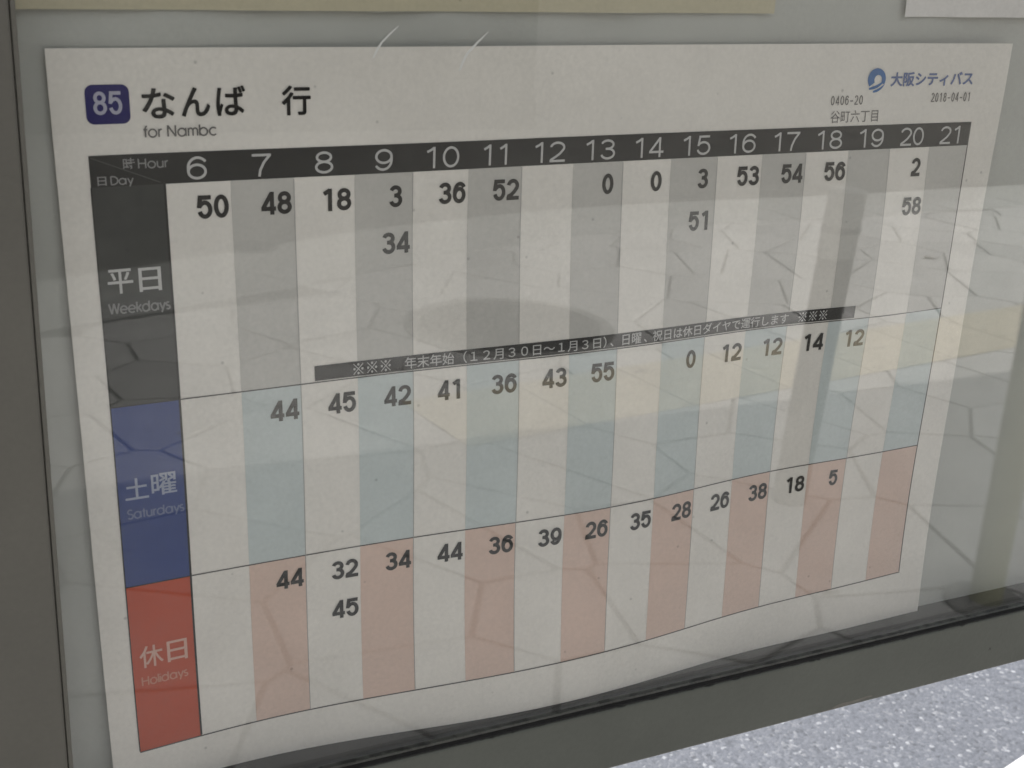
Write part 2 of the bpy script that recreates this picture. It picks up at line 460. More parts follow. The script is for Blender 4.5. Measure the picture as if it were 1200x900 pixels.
def pane_mat():
    """clear acrylic: transparent, mirror-like by Fresnel at each face, with a thin film of dust"""
    m = bpy.data.materials.new('clear_pane')
    m.use_nodes = True
    nt = m.node_tree; N, Lk = nt.nodes, nt.links
    N.remove(N['Principled BSDF'])
    out = N['Material Output']
    ge = N.new('ShaderNodeNewGeometry')
    dt = N.new('ShaderNodeVectorMath'); dt.operation = 'DOT_PRODUCT'
    Lk.new(ge.outputs['Incoming'], dt.inputs[0]); Lk.new(ge.outputs['Normal'], dt.inputs[1])
    ab = N.new('ShaderNodeMath'); ab.operation = 'ABSOLUTE'; Lk.new(dt.outputs['Value'], ab.inputs[0])
    om = N.new('ShaderNodeMath'); om.operation = 'SUBTRACT'; om.inputs[0].default_value = 1.0; Lk.new(ab.outputs[0], om.inputs[1])
    pw = N.new('ShaderNodeMath'); pw.operation = 'POWER'; pw.inputs[1].default_value = 1.5; Lk.new(om.outputs[0], pw.inputs[0])
    fr = N.new('ShaderNodeMath'); fr.operation = 'MULTIPLY_ADD'; fr.inputs[1].default_value = 0.41; fr.inputs[2].default_value = 0.029
    Lk.new(pw.outputs[0], fr.inputs[0])
    tr = N.new('ShaderNodeBsdfTransparent'); tr.inputs['Color'].default_value = (0.985, 0.99, 0.985, 1)
    gl = N.new('ShaderNodeBsdfGlossy'); gl.inputs['Roughness'].default_value = 0.0
    tc = N.new('ShaderNodeTexCoord')
    mix = N.new('ShaderNodeMixShader')
    Lk.new(fr.outputs[0], mix.inputs[0]); Lk.new(tr.outputs[0], mix.inputs[1]); Lk.new(gl.outputs[0], mix.inputs[2])
    # dust
    df = N.new('ShaderNodeBsdfDiffuse'); df.inputs['Color'].default_value = (0.55, 0.54, 0.50, 1)
    n1 = N.new('ShaderNodeTexNoise'); n1.inputs['Scale'].default_value = 11; n1.inputs['Detail'].default_value = 7; n1.inputs['Roughness'].default_value = 0.65
    n2 = N.new('ShaderNodeTexNoise'); n2.inputs['Scale'].default_value = 650; n2.inputs['Detail'].default_value = 2
    for n in (n1, n2): Lk.new(tc.outputs['Object'], n.inputs['Vector'])
    r1 = N.new('ShaderNodeMapRange'); r1.inputs['From Min'].default_value = .42; r1.inputs['From Max'].default_value = .75
    r1.inputs['To Min'].default_value = 0.003; r1.inputs['To Max'].default_value = 0.040
    Lk.new(n1.outputs['Fac'], r1.inputs['Value'])
    r2 = N.new('ShaderNodeMapRange'); r2.inputs['From Min'].default_value = .3; r2.inputs['From Max'].default_value = .7
    r2.inputs['To Min'].default_value = 0.4; r2.inputs['To Max'].default_value = 1.6
    Lk.new(n2.outputs['Fac'], r2.inputs['Value'])
    mm = N.new('ShaderNodeMath'); mm.operation = 'MULTIPLY'
    Lk.new(r1.outputs[0], mm.inputs[0]); Lk.new(r2.outputs[0], mm.inputs[1])
    mx2 = N.new('ShaderNodeMixShader')
    Lk.new(mm.outputs[0], mx2.inputs[0]); Lk.new(mix.outputs[0], mx2.inputs[1]); Lk.new(df.outputs[0], mx2.inputs[2])
    Lk.new(mx2.outputs[0], out.inputs['Surface'])
    return m
M['pane'] = pane_mat()

def granite_mat(name, cols, scale, sparkle=True):
    """exposed aggregate: grains of several tones, a few bright facets"""
    m, nt, b = mat_new(name)
    N, Lk = nt.nodes, nt.links
    tc = N.new('ShaderNodeTexCoord')
    wn_ = N.new('ShaderNodeTexNoise'); wn_.inputs['Scale'].default_value = scale * 0.9; wn_.inputs['Detail'].default_value = 3
    Lk.new(tc.outputs['Object'], wn_.inputs['Vector'])
    warp = N.new('ShaderNodeVectorMath'); warp.operation = 'MULTIPLY_ADD'
    warp.inputs[1].default_value = (0.9 / scale,) * 3
    Lk.new(wn_.outputs['Color'], warp.inputs[0]); Lk.new(tc.outputs['Object'], warp.inputs[2])
    v = N.new('ShaderNodeTexVoronoi'); v.inputs['Scale'].default_value = scale; v.inputs['Randomness'].default_value = 1.0
    Lk.new(warp.outputs[0], v.inputs['Vector'])
    sc = N.new('ShaderNodeSeparateColor'); Lk.new(v.outputs['Color'], sc.inputs[0])
    cr = N.new('ShaderNodeValToRGB')
    els = cr.color_ramp.elements
    els[0].position = 0.0; els[0].color = cols[0] + (1,)
    els[1].position = 1.0; els[1].color = cols[-1] + (1,)
    for i, c in enumerate(cols[1:-1]):
        e = els.new([0.10, 0.45, 0.84, 0.955][i]); e.color = c + (1,)
    Lk.new(sc.outputs[0], cr.inputs['Fac'])
    fine = N.new('ShaderNodeTexNoise'); fine.inputs['Scale'].default_value = scale * 3; fine.inputs['Detail'].default_value = 4
    Lk.new(tc.outputs['Object'], fine.inputs['Vector'])
    big = N.new('ShaderNodeTexNoise'); big.inputs['Scale'].default_value = 5; big.inputs['Detail'].default_value = 4
    Lk.new(tc.outputs['Object'], big.inputs['Vector'])
    f1 = N.new('ShaderNodeMapRange'); f1.inputs['From Min'].default_value = .25; f1.inputs['From Max'].default_value = .75; f1.inputs['To Min'].default_value = .72; f1.inputs['To Max'].default_value = 1.25
    Lk.new(fine.outputs['Fac'], f1.inputs['Value'])
    f2 = N.new('ShaderNodeMapRange'); f2.inputs['From Min'].default_value = .3; f2.inputs['From Max'].default_value = .7; f2.inputs['To Min'].default_value = .92; f2.inputs['To Max'].default_value = 1.08
    Lk.new(big.outputs['Fac'], f2.inputs['Value'])
    mm = N.new('ShaderNodeMath'); mm.operation = 'MULTIPLY'
    Lk.new(f1.outputs[0], mm.inputs[0]); Lk.new(f2.outputs[0], mm.inputs[1])
    vm = N.new('ShaderNodeVectorMath'); vm.operation = 'SCALE'
    Lk.new(cr.outputs['Color'], vm.inputs[0]); Lk.new(mm.outputs[0], vm.inputs['Scale'])
    Lk.new(vm.outputs['Vector'], b.inputs['Base Color'])
    b.inputs['Specular IOR Level'].default_value = 0.5
    rr = N.new('ShaderNodeMapRange'); rr.inputs['From Min'].default_value = .88; rr.inputs['From Max'].default_value = .95
    rr.inputs['To Min'].default_value = .75; rr.inputs['To Max'].default_value = .32
    Lk.new(sc.outputs[1], rr.inputs['Value']); Lk.new(rr.outputs[0], b.inputs['Roughness'])
    hh = N.new('ShaderNodeMath'); hh.operation = 'MULTIPLY_ADD'; hh.inputs[1].default_value = -0.8
    Lk.new(v.outputs['Distance'], hh.inputs[0]); Lk.new(sc.outputs[2], hh.inputs[2])
    bp = N.new('ShaderNodeBump'); bp.inputs['Distance'].default_value = 0.0016; bp.inputs['Strength'].default_value = 0.8
    Lk.new(hh.outputs[0], bp.inputs['Height']); Lk.new(bp.outputs['Normal'], b.inputs['Normal'])
    return m
M['road'] = granite_mat('pale_aggregate_road', [(0.045, 0.050, 0.061), (0.067, 0.074, 0.090), (0.081, 0.088, 0.106), (0.093, 0.100, 0.118), (0.135, 0.142, 0.158), (0.24, 0.25, 0.27)], 150)
M['far_road'] = simple('grey_asphalt', (0.125, 0.117, 0.102), 0.9, 0.15, 3.0, 0.003, bscale=120)
M['stone'] = simple('pale_flagstone', (0.42, 0.41, 0.39), 0.75, 0.12, 7.0, 0.0015, rand=0.09, bscale=60, detail=8)
M['joint'] = simple('dark_joint_mortar', (0.145, 0.14, 0.13), 0.95, 0.2, 20.0)
M['kerb'] = simple('grey_granite_kerb', (0.34, 0.335, 0.315), 0.8, 0.12, 25.0, 0.001, rand=0.06)
M['gutter'] = simple('pale_concrete_gutter', (0.33, 0.325, 0.30), 0.85, 0.1, 9.0, 0.001, rand=0.05)
M['yellow_tile'] = simple('faded_yellow_tactile_rubber', (0.46, 0.41, 0.305), 0.7, 0.12, 12.0, rand=0.06)
M['iron'] = simple('cast_iron_cover', (0.040, 0.037, 0.032), 0.55, 0.15, 30.0, 0.0008)
M['iron_rim'] = simple('cast_iron_rim', (0.19, 0.185, 0.17), 0.6, 0.15, 30.0)
M['post_dark'] = simple('dark_brown_post_paint', (0.13, 0.12, 0.105), 0.45, 0.1, 20.0)
M['post_pale'] = simple('pale_post_sleeve', (0.36, 0.35, 0.31), 0.5, 0.06, 20.0)
M['post_yellow'] = simple('yellow_post_paint', (0.22, 0.215, 0.14), 0.5, 0.08, 20.0)
M['wall'] = simple('brown_grey_render', (0.034, 0.029, 0.018), 0.9, 0.12, 1.2, 0.003, bscale=60)
M['window_glass'] = simple('dark_window_glass', (0.03, 0.035, 0.04), 0.1, 0.0, 5.0, spec=0.5)
M['alu'] = simple('window_aluminium', (0.28, 0.28, 0.27), 0.4, 0.05, 40.0)
M['line'] = simple('white_road_paint', (0.60, 0.60, 0.61), 0.7, 0.06, 90.0, 0.0006)
M['scratch'] = simple('scratched_acrylic', (0.56, 0.56, 0.53), 0.6, 0.0, 50.0)
M['scuff'] = simple('bare_scuffed_metal', (0.165, 0.155, 0.135), 0.6, 0.25, 300.0)
M['leaf'] = simple('dry_leaf', (0.07, 0.055, 0.035), 0.8, 0.2, 50.0)

# ------------------------------------------------------------ ground, roads, pavement
RZ = -0.03
ground = from_data('road', [(-600, -600, RZ), (600, -600, RZ), (600, -2.0, RZ), (-600, -2.0, RZ)], [(0, 1, 2, 3)], M['far_road'], kind='structure')
near_road = from_data('road', [(-600, -2.0, RZ), (600, -2.0, RZ), (600, 600, RZ), (-600, 600, RZ)], [(0, 1, 2, 3)], M['road'], kind='structure')
# inner edge of the far kerb (towards the pavement)
KC = [(-30, -3.55), (-3.0, -3.55), (-1.5, -3.62), (-0.4, -3.74), (0.26, -3.88), (0.75, -4.05), (1.26, -4.25), (1.70, -4.44), (2.16, -4.64), (2.65, -4.78),
      (3.12, -4.88), (3.7, -4.95), (4.3, -4.97), (4.9, -4.97), (5.5, -5.0), (6.13, -5.04), (7.0, -5.08), (8.0, -5.1), (10.0, -5.12), (40, -5.12)]
def norm_at(i):
    a, b = KC[max(0, i - 1)], KC[min(len(KC) - 1, i + 1)]
    dx, dy = b[0] - a[0], b[1] - a[1]
    L = math.hypot(dx, dy)
    return (dy / L, -dx / L)                                # towards the road (-y)
def offs(i, d):
    n = norm_at(i); return (KC[i][0] + n[0] * d, KC[i][1] + n[1] * d)
# pavement bed: strip from the far kerb to the near kerb
bv, bf = [], []
for i in range(len(KC)):
    a = offs(i, 0.05)
    bv += [(a[0], a[1], -0.005), (KC[i][0], 0.46, -0.005)]
for i in range(len(KC) - 1): bf.append((2 * i, 2 * i + 2, 2 * i + 3, 2 * i + 1))
pavement = from_data('pavement', bv, bf, M['joint'], kind='structure')

def prism(poly, z0, z1, inset=0.0, ch=0.0):
    """prism with a worn, chamfered top; poly counter-clockwise"""
    n = len(poly)
    cx = sum(p[0] for p in poly) / n; cy = sum(p[1] for p in poly) / n
    vs, fs = [], []
    for (x, y) in poly: vs.append((x, y, z0))
    for (x, y) in poly: vs.append((x, y, z1 - ch))
    for (x, y) in poly:
        L = math.hypot(x - cx, y - cy) or 1
        k = 1 - inset / L
        vs.append((cx + (x - cx) * k, cy + (y - cy) * k, z1))
    for i in range(n):
        j = (i + 1) % n
        fs.append((i, j, n + j, n + i)); fs.append((n + i, n + j, 2 * n + j, 2 * n + i))
    fs.append(tuple(range(2 * n, 3 * n)))
    return vs, fs
def clip(poly, nx, ny, c):
    """keep nx*x+ny*y <= c"""
    out = []
    for i in range(len(poly)):
        a, b = poly[i], poly[(i + 1) % len(poly)]
        da, db = nx * a[0] + ny * a[1] - c, nx * b[0] + ny * b[1] - c
        if da <= 0: out.append(a)
        if (da < 0 < db) or (db < 0 < da):
            t = da / (da - db)
            out.append((a[0] + (b[0] - a[0]) * t, a[1] + (b[1] - a[1]) * t))
    return out
rnd = random.Random(5)
SEEDS = [[-0.79, -5.35], [-0.19, -5.23], [0.12, -5.27], [0.58, -5.46], [1.1, -5.33], [1.6, -5.4], [1.99, -5.16], [2.28, -5.51], [3.13, -5.47], [3.24, -4.87], [3.65, -5.09], [3.8, -5.71], [4.06, -5.04], [4.68, -5.48], [5.4, -5.42], [5.58, -5.1], [5.93, -5.36], [-0.56, -4.89], [-0.18, -4.91], [0.33, -4.8], [0.52, -5.13], [1.12, -4.96], [1.47, -5.07], [2.15, -4.51], [2.69, -5.18], [3.13, -4.61], [3.74, -4.58], [3.97, -4.74], [4.51, -4.64], [5.08, -5.11], [4.96, -4.72], [5.34, -4.76], [5.97, -4.83], [6.6, -4.59], [-0.53, -4.38], [-0.21, -4.28], [0.17, -4.47], [0.5, -4.4], [0.9, -4.73], [1.3, -4.46], [1.73, -4.75], [2.46, -4.35], [2.72, -4.52], [2.99, -4.35], [3.48, -4.69], [3.9, -4.33], [4.19, -4.52], [4.76, -4.46], [5.18, -4.21], [5.59, -4.53], [6.23, -4.5], [-0.36, -3.97], [-0.01, -3.94], [0.37, -4.06], [0.63, -3.87], [1.06, -4.28], [1.72, -4.19], [2.23, -4.21], [2.53, -4.05], [3.22, -4.26], [3.36, -4.15], [3.69, -4.04], [4.34, -4.11], [4.68, -4.17], [4.93, -4.03], [5.56, -4.21], [6.01, -4.08], [6.7, -4.16], [-0.71, -3.84], [-0.31, -3.63], [0.3, -3.53], [0.73, -3.54], [1.17, -3.75], [1.55, -3.55], [1.77, -3.74], [1.98, -4.04], [3.03, -3.71], [2.88, -3.33], [3.48, -3.25], [4.39, -3.47], [4.57, -3.91], [4.97, -3.68], [5.31, -3.59], [5.86, -3.79], [6.18, -3.63], [-0.61, -3.34], [-0.08, -3.38], [0.23, -3.2], [0.55, -3.25], [1.29, -3.4], [1.53, -3.08], [2.02, -3.39], [2.61, -3.29], [3.17, -3.27], [3.33, -3.52], [3.75, -3.07], [4.55, -3.15], [4.78, -3.4], [5.11, -3.25], [5.61, -3.33], [5.93, -3.25], [6.59, -3.53], [-0.76, -2.99], [-0.22, -3.05], [0.18, -2.85], [0.49, -2.92], [0.95, -3.19], [1.59, -2.84], [1.99, -2.81], [2.41, -2.78], [2.66, -2.64], [3.25, -2.96], [3.57, -2.81], [4.24, -2.88], [4.67, -2.74], [4.84, -3.01], [5.26, -2.93], [5.81, -2.94], [6.32, -3.19], [-0.66, -2.53], [0.01, -2.59], [0.33, -2.47], [0.68, -2.66], [1.21, -2.9], [1.44, -2.17], [1.97, -2.49], [2.39, -2.44], [2.98, -2.46], [3.39, -2.54], [3.86, -2.57], [4.19, -2.44], [4.53, -2.44], [5.25, -2.49], [5.6, -2.47], [5.98, -2.63], [6.51, -2.36], [-0.59, -2.11], [-0.29, -2.37], [0.4, -2.09], [0.65, -2.35], [1.02, -1.87], [1.42, -2.16], [1.98, -2.13], [2.16, -2.34], [2.65, -2.36], [3.38, -2.23], [3.73, -2.25], [4.02, -2.13], [4.35, -2.12], [4.84, -2.35], [5.52, -2.12], [5.84, -2.13], [6.19, -2.28], [-0.41, -1.82], [-0.15, -2.04], [0.19, -1.75], [0.77, -1.72], [1.13, -1.9], [1.39, -1.81], [2.23, -1.42], [2.8, -1.78], [2.98, -2.04], [3.5, -1.75], [3.85, -1.73], [4.26, -1.75], [4.68, -1.75], [4.88, -2.0], [5.4, -1.81], [5.75, -1.8], [6.58, -1.61], [-0.71, -1.25], [-0.25, -1.29], [0.11, -1.4], [0.74, -1.35], [1.02, -1.58], [1.29, -1.53], [1.65, -1.82], [2.53, -1.49], [2.96, -1.26], [3.19, -1.57], [3.6, -1.35], [3.99, -1.41], [4.36, -1.37], [5.01, -1.62], [5.42, -1.42], [5.81, -1.35], [6.17, -1.51], [-0.46, -0.86], [0.04, -1.07], [0.49, -1.2], [1.02, -1.19], [1.45, -1.0], [1.8, -1.19], [2.22, -1.03], [2.57, -1.11], [2.97, -0.87], [3.43, -1.08], [3.86, -1.07], [4.26, -1.05], [4.63, -1.12], [5.16, -1.14], [5.66, -0.92], [6.02, -0.98], [6.65, -1.1], [-0.88, -0.73], [-0.14, -0.8], [0.28, -0.79], [0.67, -0.74], [1.07, -0.63], [1.52, -0.58], [1.79, -0.83], [2.13, -0.63], [2.65, -0.65], [3.11, -0.58], [3.53, -0.77], [3.95, -0.67], [4.43, -0.75], [4.72, -0.53], [5.22, -0.82], [5.86, -0.61], [6.41, -0.89], [-0.62, -0.19], [-0.06, -0.43], [0.25, -0.34], [0.92, -0.02], [1.29, -0.29], [1.83, -0.18], [2.22, -0.26], [2.43, -0.01], [2.81, -0.29], [3.41, 0.02], [3.71, -0.2], [4.26, -0.43], [4.69, 0.06], [4.96, -0.22], [5.57, -0.36], [5.76, -0.09], [6.6, -0.18]]
def free(x, y, S, d=0.33):
    return all((x - a) ** 2 + (y - b) ** 2 > d * d for a, b in S)
seeds = [tuple(s) for s in SEEDS]
core_n = len(seeds)
j = 0
yv = -5.6
while yv < 0.9:
    xv = -3.4
    while xv < 9.2:
        x = xv + (j % 2) * 0.21 + rnd.uniform(-.07, .07); y = yv + rnd.uniform(-.07, .07)
        if free(x, y, seeds): seeds.append((x, y))
        xv += 0.42
    yv += 0.37; j += 1
def kerb_y(x):
    for a, b in zip(KC[:-1], KC[1:]):
        if a[0] <= x <= b[0]: return a[1] + (b[1] - a[1]) * (x - a[0]) / (b[0] - a[0])
    return KC[0][1]
MH = (1.835, -3.48, 0.385)
stones = []
for i, (x, y) in enumerate(seeds):
    if x < -3.0 or x > 8.8 or y > 0.6: continue
    if y < kerb_y(x) - 0.7: continue
    poly = [(x - .6, y - .6), (x + .6, y - .6), (x + .6, y + .6), (x - .6, y + .6)]
    for k, (a, b) in enumerate(seeds):
        if k == i: continue
        dx, dy = a - x, b - y
        if dx * dx + dy * dy > 1.3: continue
        L = math.hypot(dx, dy)
        nx, ny = dx / L, dy / L
        poly = clip(poly, nx, ny, nx * (x + a) / 2 + ny * (y + b) / 2 - 0.0065)
        if len(poly) < 3: break
    if len(poly) < 3: continue
    poly = clip(poly, 0, 1, 0.445)
    for a, b in zip(KC[:-1], KC[1:]):                       # trim against the kerb
        if b[0] < x - .8 or a[0] > x + .8: continue
        dx, dy = b[0] - a[0], b[1] - a[1]
        L = math.hypot(dx, dy)
        nx, ny = dy / L, -dx / L
        if len(poly) >= 3: poly = clip(poly, nx, ny, nx * a[0] + ny * a[1] - 0.006)
    if len(poly) < 3: continue
    q = [poly[0]]
    for pnt in poly[1:]:
        if math.hypot(pnt[0] - q[-1][0], pnt[1] - q[-1][1]) > 0.012: q.append(pnt)
    if len(q) < 3: continue
    ar = abs(sum(q[k][0] * q[(k + 1) % len(q)][1] - q[(k + 1) % len(q)][0] * q[k][1] for k in range(len(q)))) / 2
    if ar < 0.006: continue
    cx = sum(p[0] for p in q) / len(q); cy = sum(p[1] for p in q) / len(q)
    score = 0 if (0 < cx < 6.5 and cy < -0.9) else 1
    stones.append((score, math.hypot(cx - 1.5, cy + 2), q))
stones.sort(key=lambda s: (s[0], s[1]))
for s in stones[:290]:
    vs, fs = prism(s[2], -0.04, rnd.uniform(-0.0010, 0.0010), 0.005, 0.002)
    from_data('flagstone', vs, fs, M['stone'], pavement)
V, F = [], []
for s in stones[290:]:
    vs, fs = prism(s[2], -0.04, rnd.uniform(-0.0010, 0.0010), 0.005, 0.002)
    o = len(V); V += vs; F += [tuple(a + o for a in f) for f in fs]
if V: from_data('flagstone_field', V, F, M['stone'], pavement, kind='stuff')

# far kerb and its gutter, stone by stone
kerb = from_data('kerb', *[[(KC[0][0], -3.55, -.022), (KC[1][0], -3.55, -.022), (KC[1][0], -3.80, -.022), (KC[0][0], -3.80, -.022),
                            (KC[0][0], -3.55, .004), (KC[1][0], -3.55, .004), (KC[1][0], -3.80, .004), (KC[0][0], -3.80, .004)],
                           [(4, 7, 6, 5), (0, 1, 2, 3), (3, 2, 6, 7), (0, 4, 5, 1)]], M['kerb'], kind='structure')
gutter = from_data('gutter', [(KC[0][0], -3.80, -.024), (KC[1][0], -3.80, -.024), (KC[1][0], -4.25, -.024), (KC[0][0], -4.25, -.024)], [(0, 3, 2, 1)], M['gutter'], kind='structure')
def along(n_per):
    """resample the kerb line between its detailed ends at about n_per metres"""
    pts = []
    for i in range(1, len(KC) - 2):
        a, b = KC[i], KC[i + 1]
        L = math.hypot(b[0] - a[0], b[1] - a[1]); n = max(1, round(L / n_per))
        for k in range(n): pts.append((a[0] + (b[0] - a[0]) * k / n, a[1] + (b[1] - a[1]) * k / n))
    pts.append(KC[-2])
    return pts
kp = along(0.5)
def nrm(P, i):
    a, b = P[max(0, i - 1)], P[min(len(P) - 1, i + 1)]
    L = math.hypot(b[0] - a[0], b[1] - a[1])
    return ((b[1] - a[1]) / L, -(b[0] - a[0]) / L)
for i in range(len(kp) - 1):
    n0, n1 = nrm(kp, i), nrm(kp, i + 1)
    a, b = kp[i], kp[i + 1]
    L = math.hypot(b[0] - a[0], b[1] - a[1]); tx, ty = (b[0] - a[0]) / L * .003, (b[1] - a[1]) / L * .003
    q = [(a[0] + tx + n0[0] * .25, a[1] + ty + n0[1] * .25), (b[0] - tx + n1[0] * .25, b[1] - ty + n1[1] * .25), (b[0] - tx, b[1] - ty), (a[0] + tx, a[1] + ty)]
    vs, fs = prism(q, -0.15, 0.004, 0.012, 0.010)
    from_data('kerb_stone', vs, fs, M['kerb'], kerb)
    q = [(a[0] + tx + n0[0] * .70, a[1] + ty + n0[1] * .70), (b[0] - tx + n1[0] * .70, b[1] - ty + n1[1] * .70), (b[0] - tx + n1[0] * .253, b[1] - ty + n1[1] * .253), (a[0] + tx + n0[0] * .253, a[1] + ty + n0[1] * .253)]
    vs, fs = prism(q, -0.15, -0.020, 0.006, 0.003)
    from_data('gutter_slab', vs, fs, M['gutter'], gutter)
# near kerb behind the sign
near_kerb = from_bm('kerb', box_bm(-30, -3.003, 0.46, 0.61, -0.16, 0.004, 0.01), M['kerb'], kind='structure')
for k in range(12):
    from_bm('kerb_stone', box_bm(-3 + k * .6 + .003, -3 + (k + 1) * .6 - .003, 0.46, 0.61, -0.16, 0.004, 0.01), M['kerb'], near_kerb)
from_bm('kerb_stone', box_bm(4.203, 30, 0.46, 0.61, -0.16, 0.004, 0.01), M['kerb'], near_kerb)
from_data('road_line', [(1.1, .612, RZ + .004), (4.0, 1.20, RZ + .004), (4.0, 1.40, RZ + .004), (1.07, .702, RZ + .004)], [(0, 1, 2, 3)], M['line'], kind='structure')

# tactile paving: a row of plates with raised bars
tact = empty('tactile_paving', 'faded yellow tactile plates with raised bars running along the flagstone pavement', 'tactile paving', (0, 0, 0))
ang = math.atan(-0.115)
tm = None
for k in range(3, 16):
    if tm is None:
        bm = box_bm(-0.197, 0.197, -0.197, 0.197, 0.0, 0.004, 0.0015, 1)
        tm = from_bm('tactile_plate', bm, M['yellow_tile'], tact).data
        o = [c for c in tact.children][0]
        bars = []
        bb = bmesh.new()
        for r in range(5):
            t = box_bm(-0.17, 0.17, -0.165 + r * .0825 - .012, -0.165 + r * .0825 + .012, 0.0042, 0.006, 0.0008, 1)
            me = bpy.data.meshes.new('bars'); t.to_mesh(me); t.free(); bb.from_mesh(me); bpy.data.meshes.remove(me)
        bar = from_bm('raised_bars', bb, M['yellow_tile'], o)
        bar_me = bar.data
    else:
        o = bpy.data.objects.new('tactile_plate', tm); COL.objects.link(o); o.parent = tact
        bar = bpy.data.objects.new('raised_bars', bar_me); COL.objects.link(bar); bar.parent = o
    x = 0.2 + k * 0.4
    o.location = (x * math.cos(ang), -2.50 + x * math.sin(ang), 0.002)
    o.rotation_euler = (0, 0, ang)

def disc_bm(cx, cy, r, z0, z1, seg=64, bev=0.0):
    bm = bmesh.new()
    bmesh.ops.create_cone(bm, cap_ends=True, segments=seg, radius1=r, radius2=r, depth=z1 - z0)
    for v in bm.verts: v.co += Vector((cx, cy, (z0 + z1) / 2))
    if bev:
        top = [e for e in bm.edges if all(abs(v.co.z - z1) < 1e-6 for v in e.verts)]
        bmesh.ops.bevel(bm, geom=top, offset=bev, segments=2, profile=.5, affect='EDGES')
    return bm
def ring_bm(cx, cy, r0, r1, z0, z1, seg=64):
    bm = bmesh.new()
    rings = []
    for (r, z) in ((r0, z0), (r0, z1), (r1, z1), (r1, z0)):
        rings.append([bm.verts.new((cx + r * math.cos(2 * math.pi * i / seg), cy + r * math.sin(2 * math.pi * i / seg), z)) for i in range(seg)])
    for a in range(4):
        b = (a + 1) % 4
        for i in range(seg):
            bm.faces.new((rings[a][i], rings[b][i], rings[b][(i + 1) % seg], rings[a][(i + 1) % seg]))
    bmesh.ops.recalc_face_normals(bm, faces=bm.faces[:])
    return bm
def manhole(cx, cy, r, z, label):
    t = empty('manhole_cover', label, 'manhole cover', (cx, cy, z))
    from_bm('rim', ring_bm(cx, cy, r * .88, r, z - .03, z + .007), M['iron_rim'], t)
    lid = from_bm('lid', disc_bm(cx, cy, r * .87, z - .03, z + .004, bev=.002), M['iron'], t)
    bb = bmesh.new()
    for ring in range(1, 7):
        n = ring * 6
        for i in range(n):
            a = 2 * math.pi * i / n
            rr = r * .8 * ring / 6.2
            bmesh.ops.create_cone(bb, cap_ends=True, segments=6, radius1=r * .04, radius2=r * .03, depth=.004,
                                  matrix=Matrix.Translation((cx + rr * math.cos(a), cy + rr * math.sin(a), z + .0062)))
    o = from_bm('lid_studs', bb, M['iron'], None, kind='stuff'); o.parent = lid
manhole(MH[0], MH[1], MH[2], 0.0, 'large round iron manhole cover set in the pale flagstones')
manhole(1.272, -5.045, 0.13, RZ + .010, 'small round iron cover beside the gutter of the far road')

def lathe(cx, cy, prof, seg=32, lean=0.0):
    bm = bmesh.new(); rings = []
    for (r, z) in prof:
        rings.append([bm.verts.new((cx + r * math.cos(2 * math.pi * i / seg) - lean * z, cy + r * math.sin(2 * math.pi * i / seg), z)) for i in range(seg)])
    for a in range(len(rings) - 1):
        for i in range(seg): bm.faces.new((rings[a][i], rings[a][(i + 1) % seg], rings[a + 1][(i + 1) % seg], rings[a + 1][i]))
    bm.faces.new(rings[-1]); bm.faces.new(rings[0][::-1])
    bmesh.ops.recalc_face_normals(bm, faces=bm.faces[:])
    return bm
BX, BY = 1.852, -1.856
t = empty('bollard', 'round pavement bollard, dark below with a pale upper sleeve', 'bollard', (BX, BY, 0))
from_bm('post', lathe(BX, BY, [(.043, 0), (.043, .628)], lean=-.07), M['post_dark'], t, smooth=False)
from_bm('sleeve', lathe(BX, BY, [(.0445, .630), (.0445, .775), (.044, .787), (.034, .792)], lean=-.07), M['post_pale'], t)
from_bm('band', lathe(BX, BY, [(.0465, .690), (.0465, .705)], lean=-.07), M['post_dark'], t)
YX, YY = 1.915, -1.26
t = empty('guard_post', 'slim yellow guard post standing on the flagstones near the notice case', 'guard post', (YX, YY, 0))
from_bm('post', lathe(YX, YY, [(.034, .012), (.034, 1.02), (.028, 1.035), (.010, 1.04)]), M['post_yellow'], t)
from_bm('base_plate', lathe(YX, YY, [(.085, 0), (.085, .009), (.080, .0115)]), M['iron_rim'], t)

# litter: three dry leaves on the flagstones
for (lx, ly, s, lab) in ((2.04, -2.86, .045, 'dry brown leaf lying by the tactile plates'), (4.35, -3.99, .05, 'dry dark leaf on the flagstones towards the far kerb'), (1.62, -1.41, .022, 'small dry leaf on the flagstones near the guard post')):
    vs, fs = [], []
    for i in range(9):
        a = i / 8; w = math.sin(math.pi * a) * .35
        vs += [(lx + (a - .5) * 2 * s, ly - w * s, .006 + .006 * math.sin(a * 5)), (lx + (a - .5) * 2 * s, ly, .004), (lx + (a - .5) * 2 * s, ly + w * s, .008)]
    for i in range(8):
        k = 3 * i
        fs += [(k, k + 3, k + 4, k + 1), (k + 1, k + 4, k + 5, k + 2)]
    o = from_data('fallen_leaf', vs, fs, M['leaf'])
    o['label'] = lab; o['category'] = 'leaf'; o['group'] = 'dry leaves on the flagstones'

# added roof on posts, out of view, placed to shade the case and nearby stones
sh = empty('added_shade_roof', 'added flat roof on round posts, out of view, shading the notice case and nearby stones', 'added shade roof', (0.8, 0.3, 0))
from_bm('roof', box_bm(-2.6, 5.2, -0.89, 0.58, 2.70, 2.80, .01), M['stile'], sh)
for px_ in (-1.9, 1.5, 4.8):
    from_bm('post', lathe(px_, 0.33, [(.045, 0), (.045, 2.699)]), M['alu'], sh)
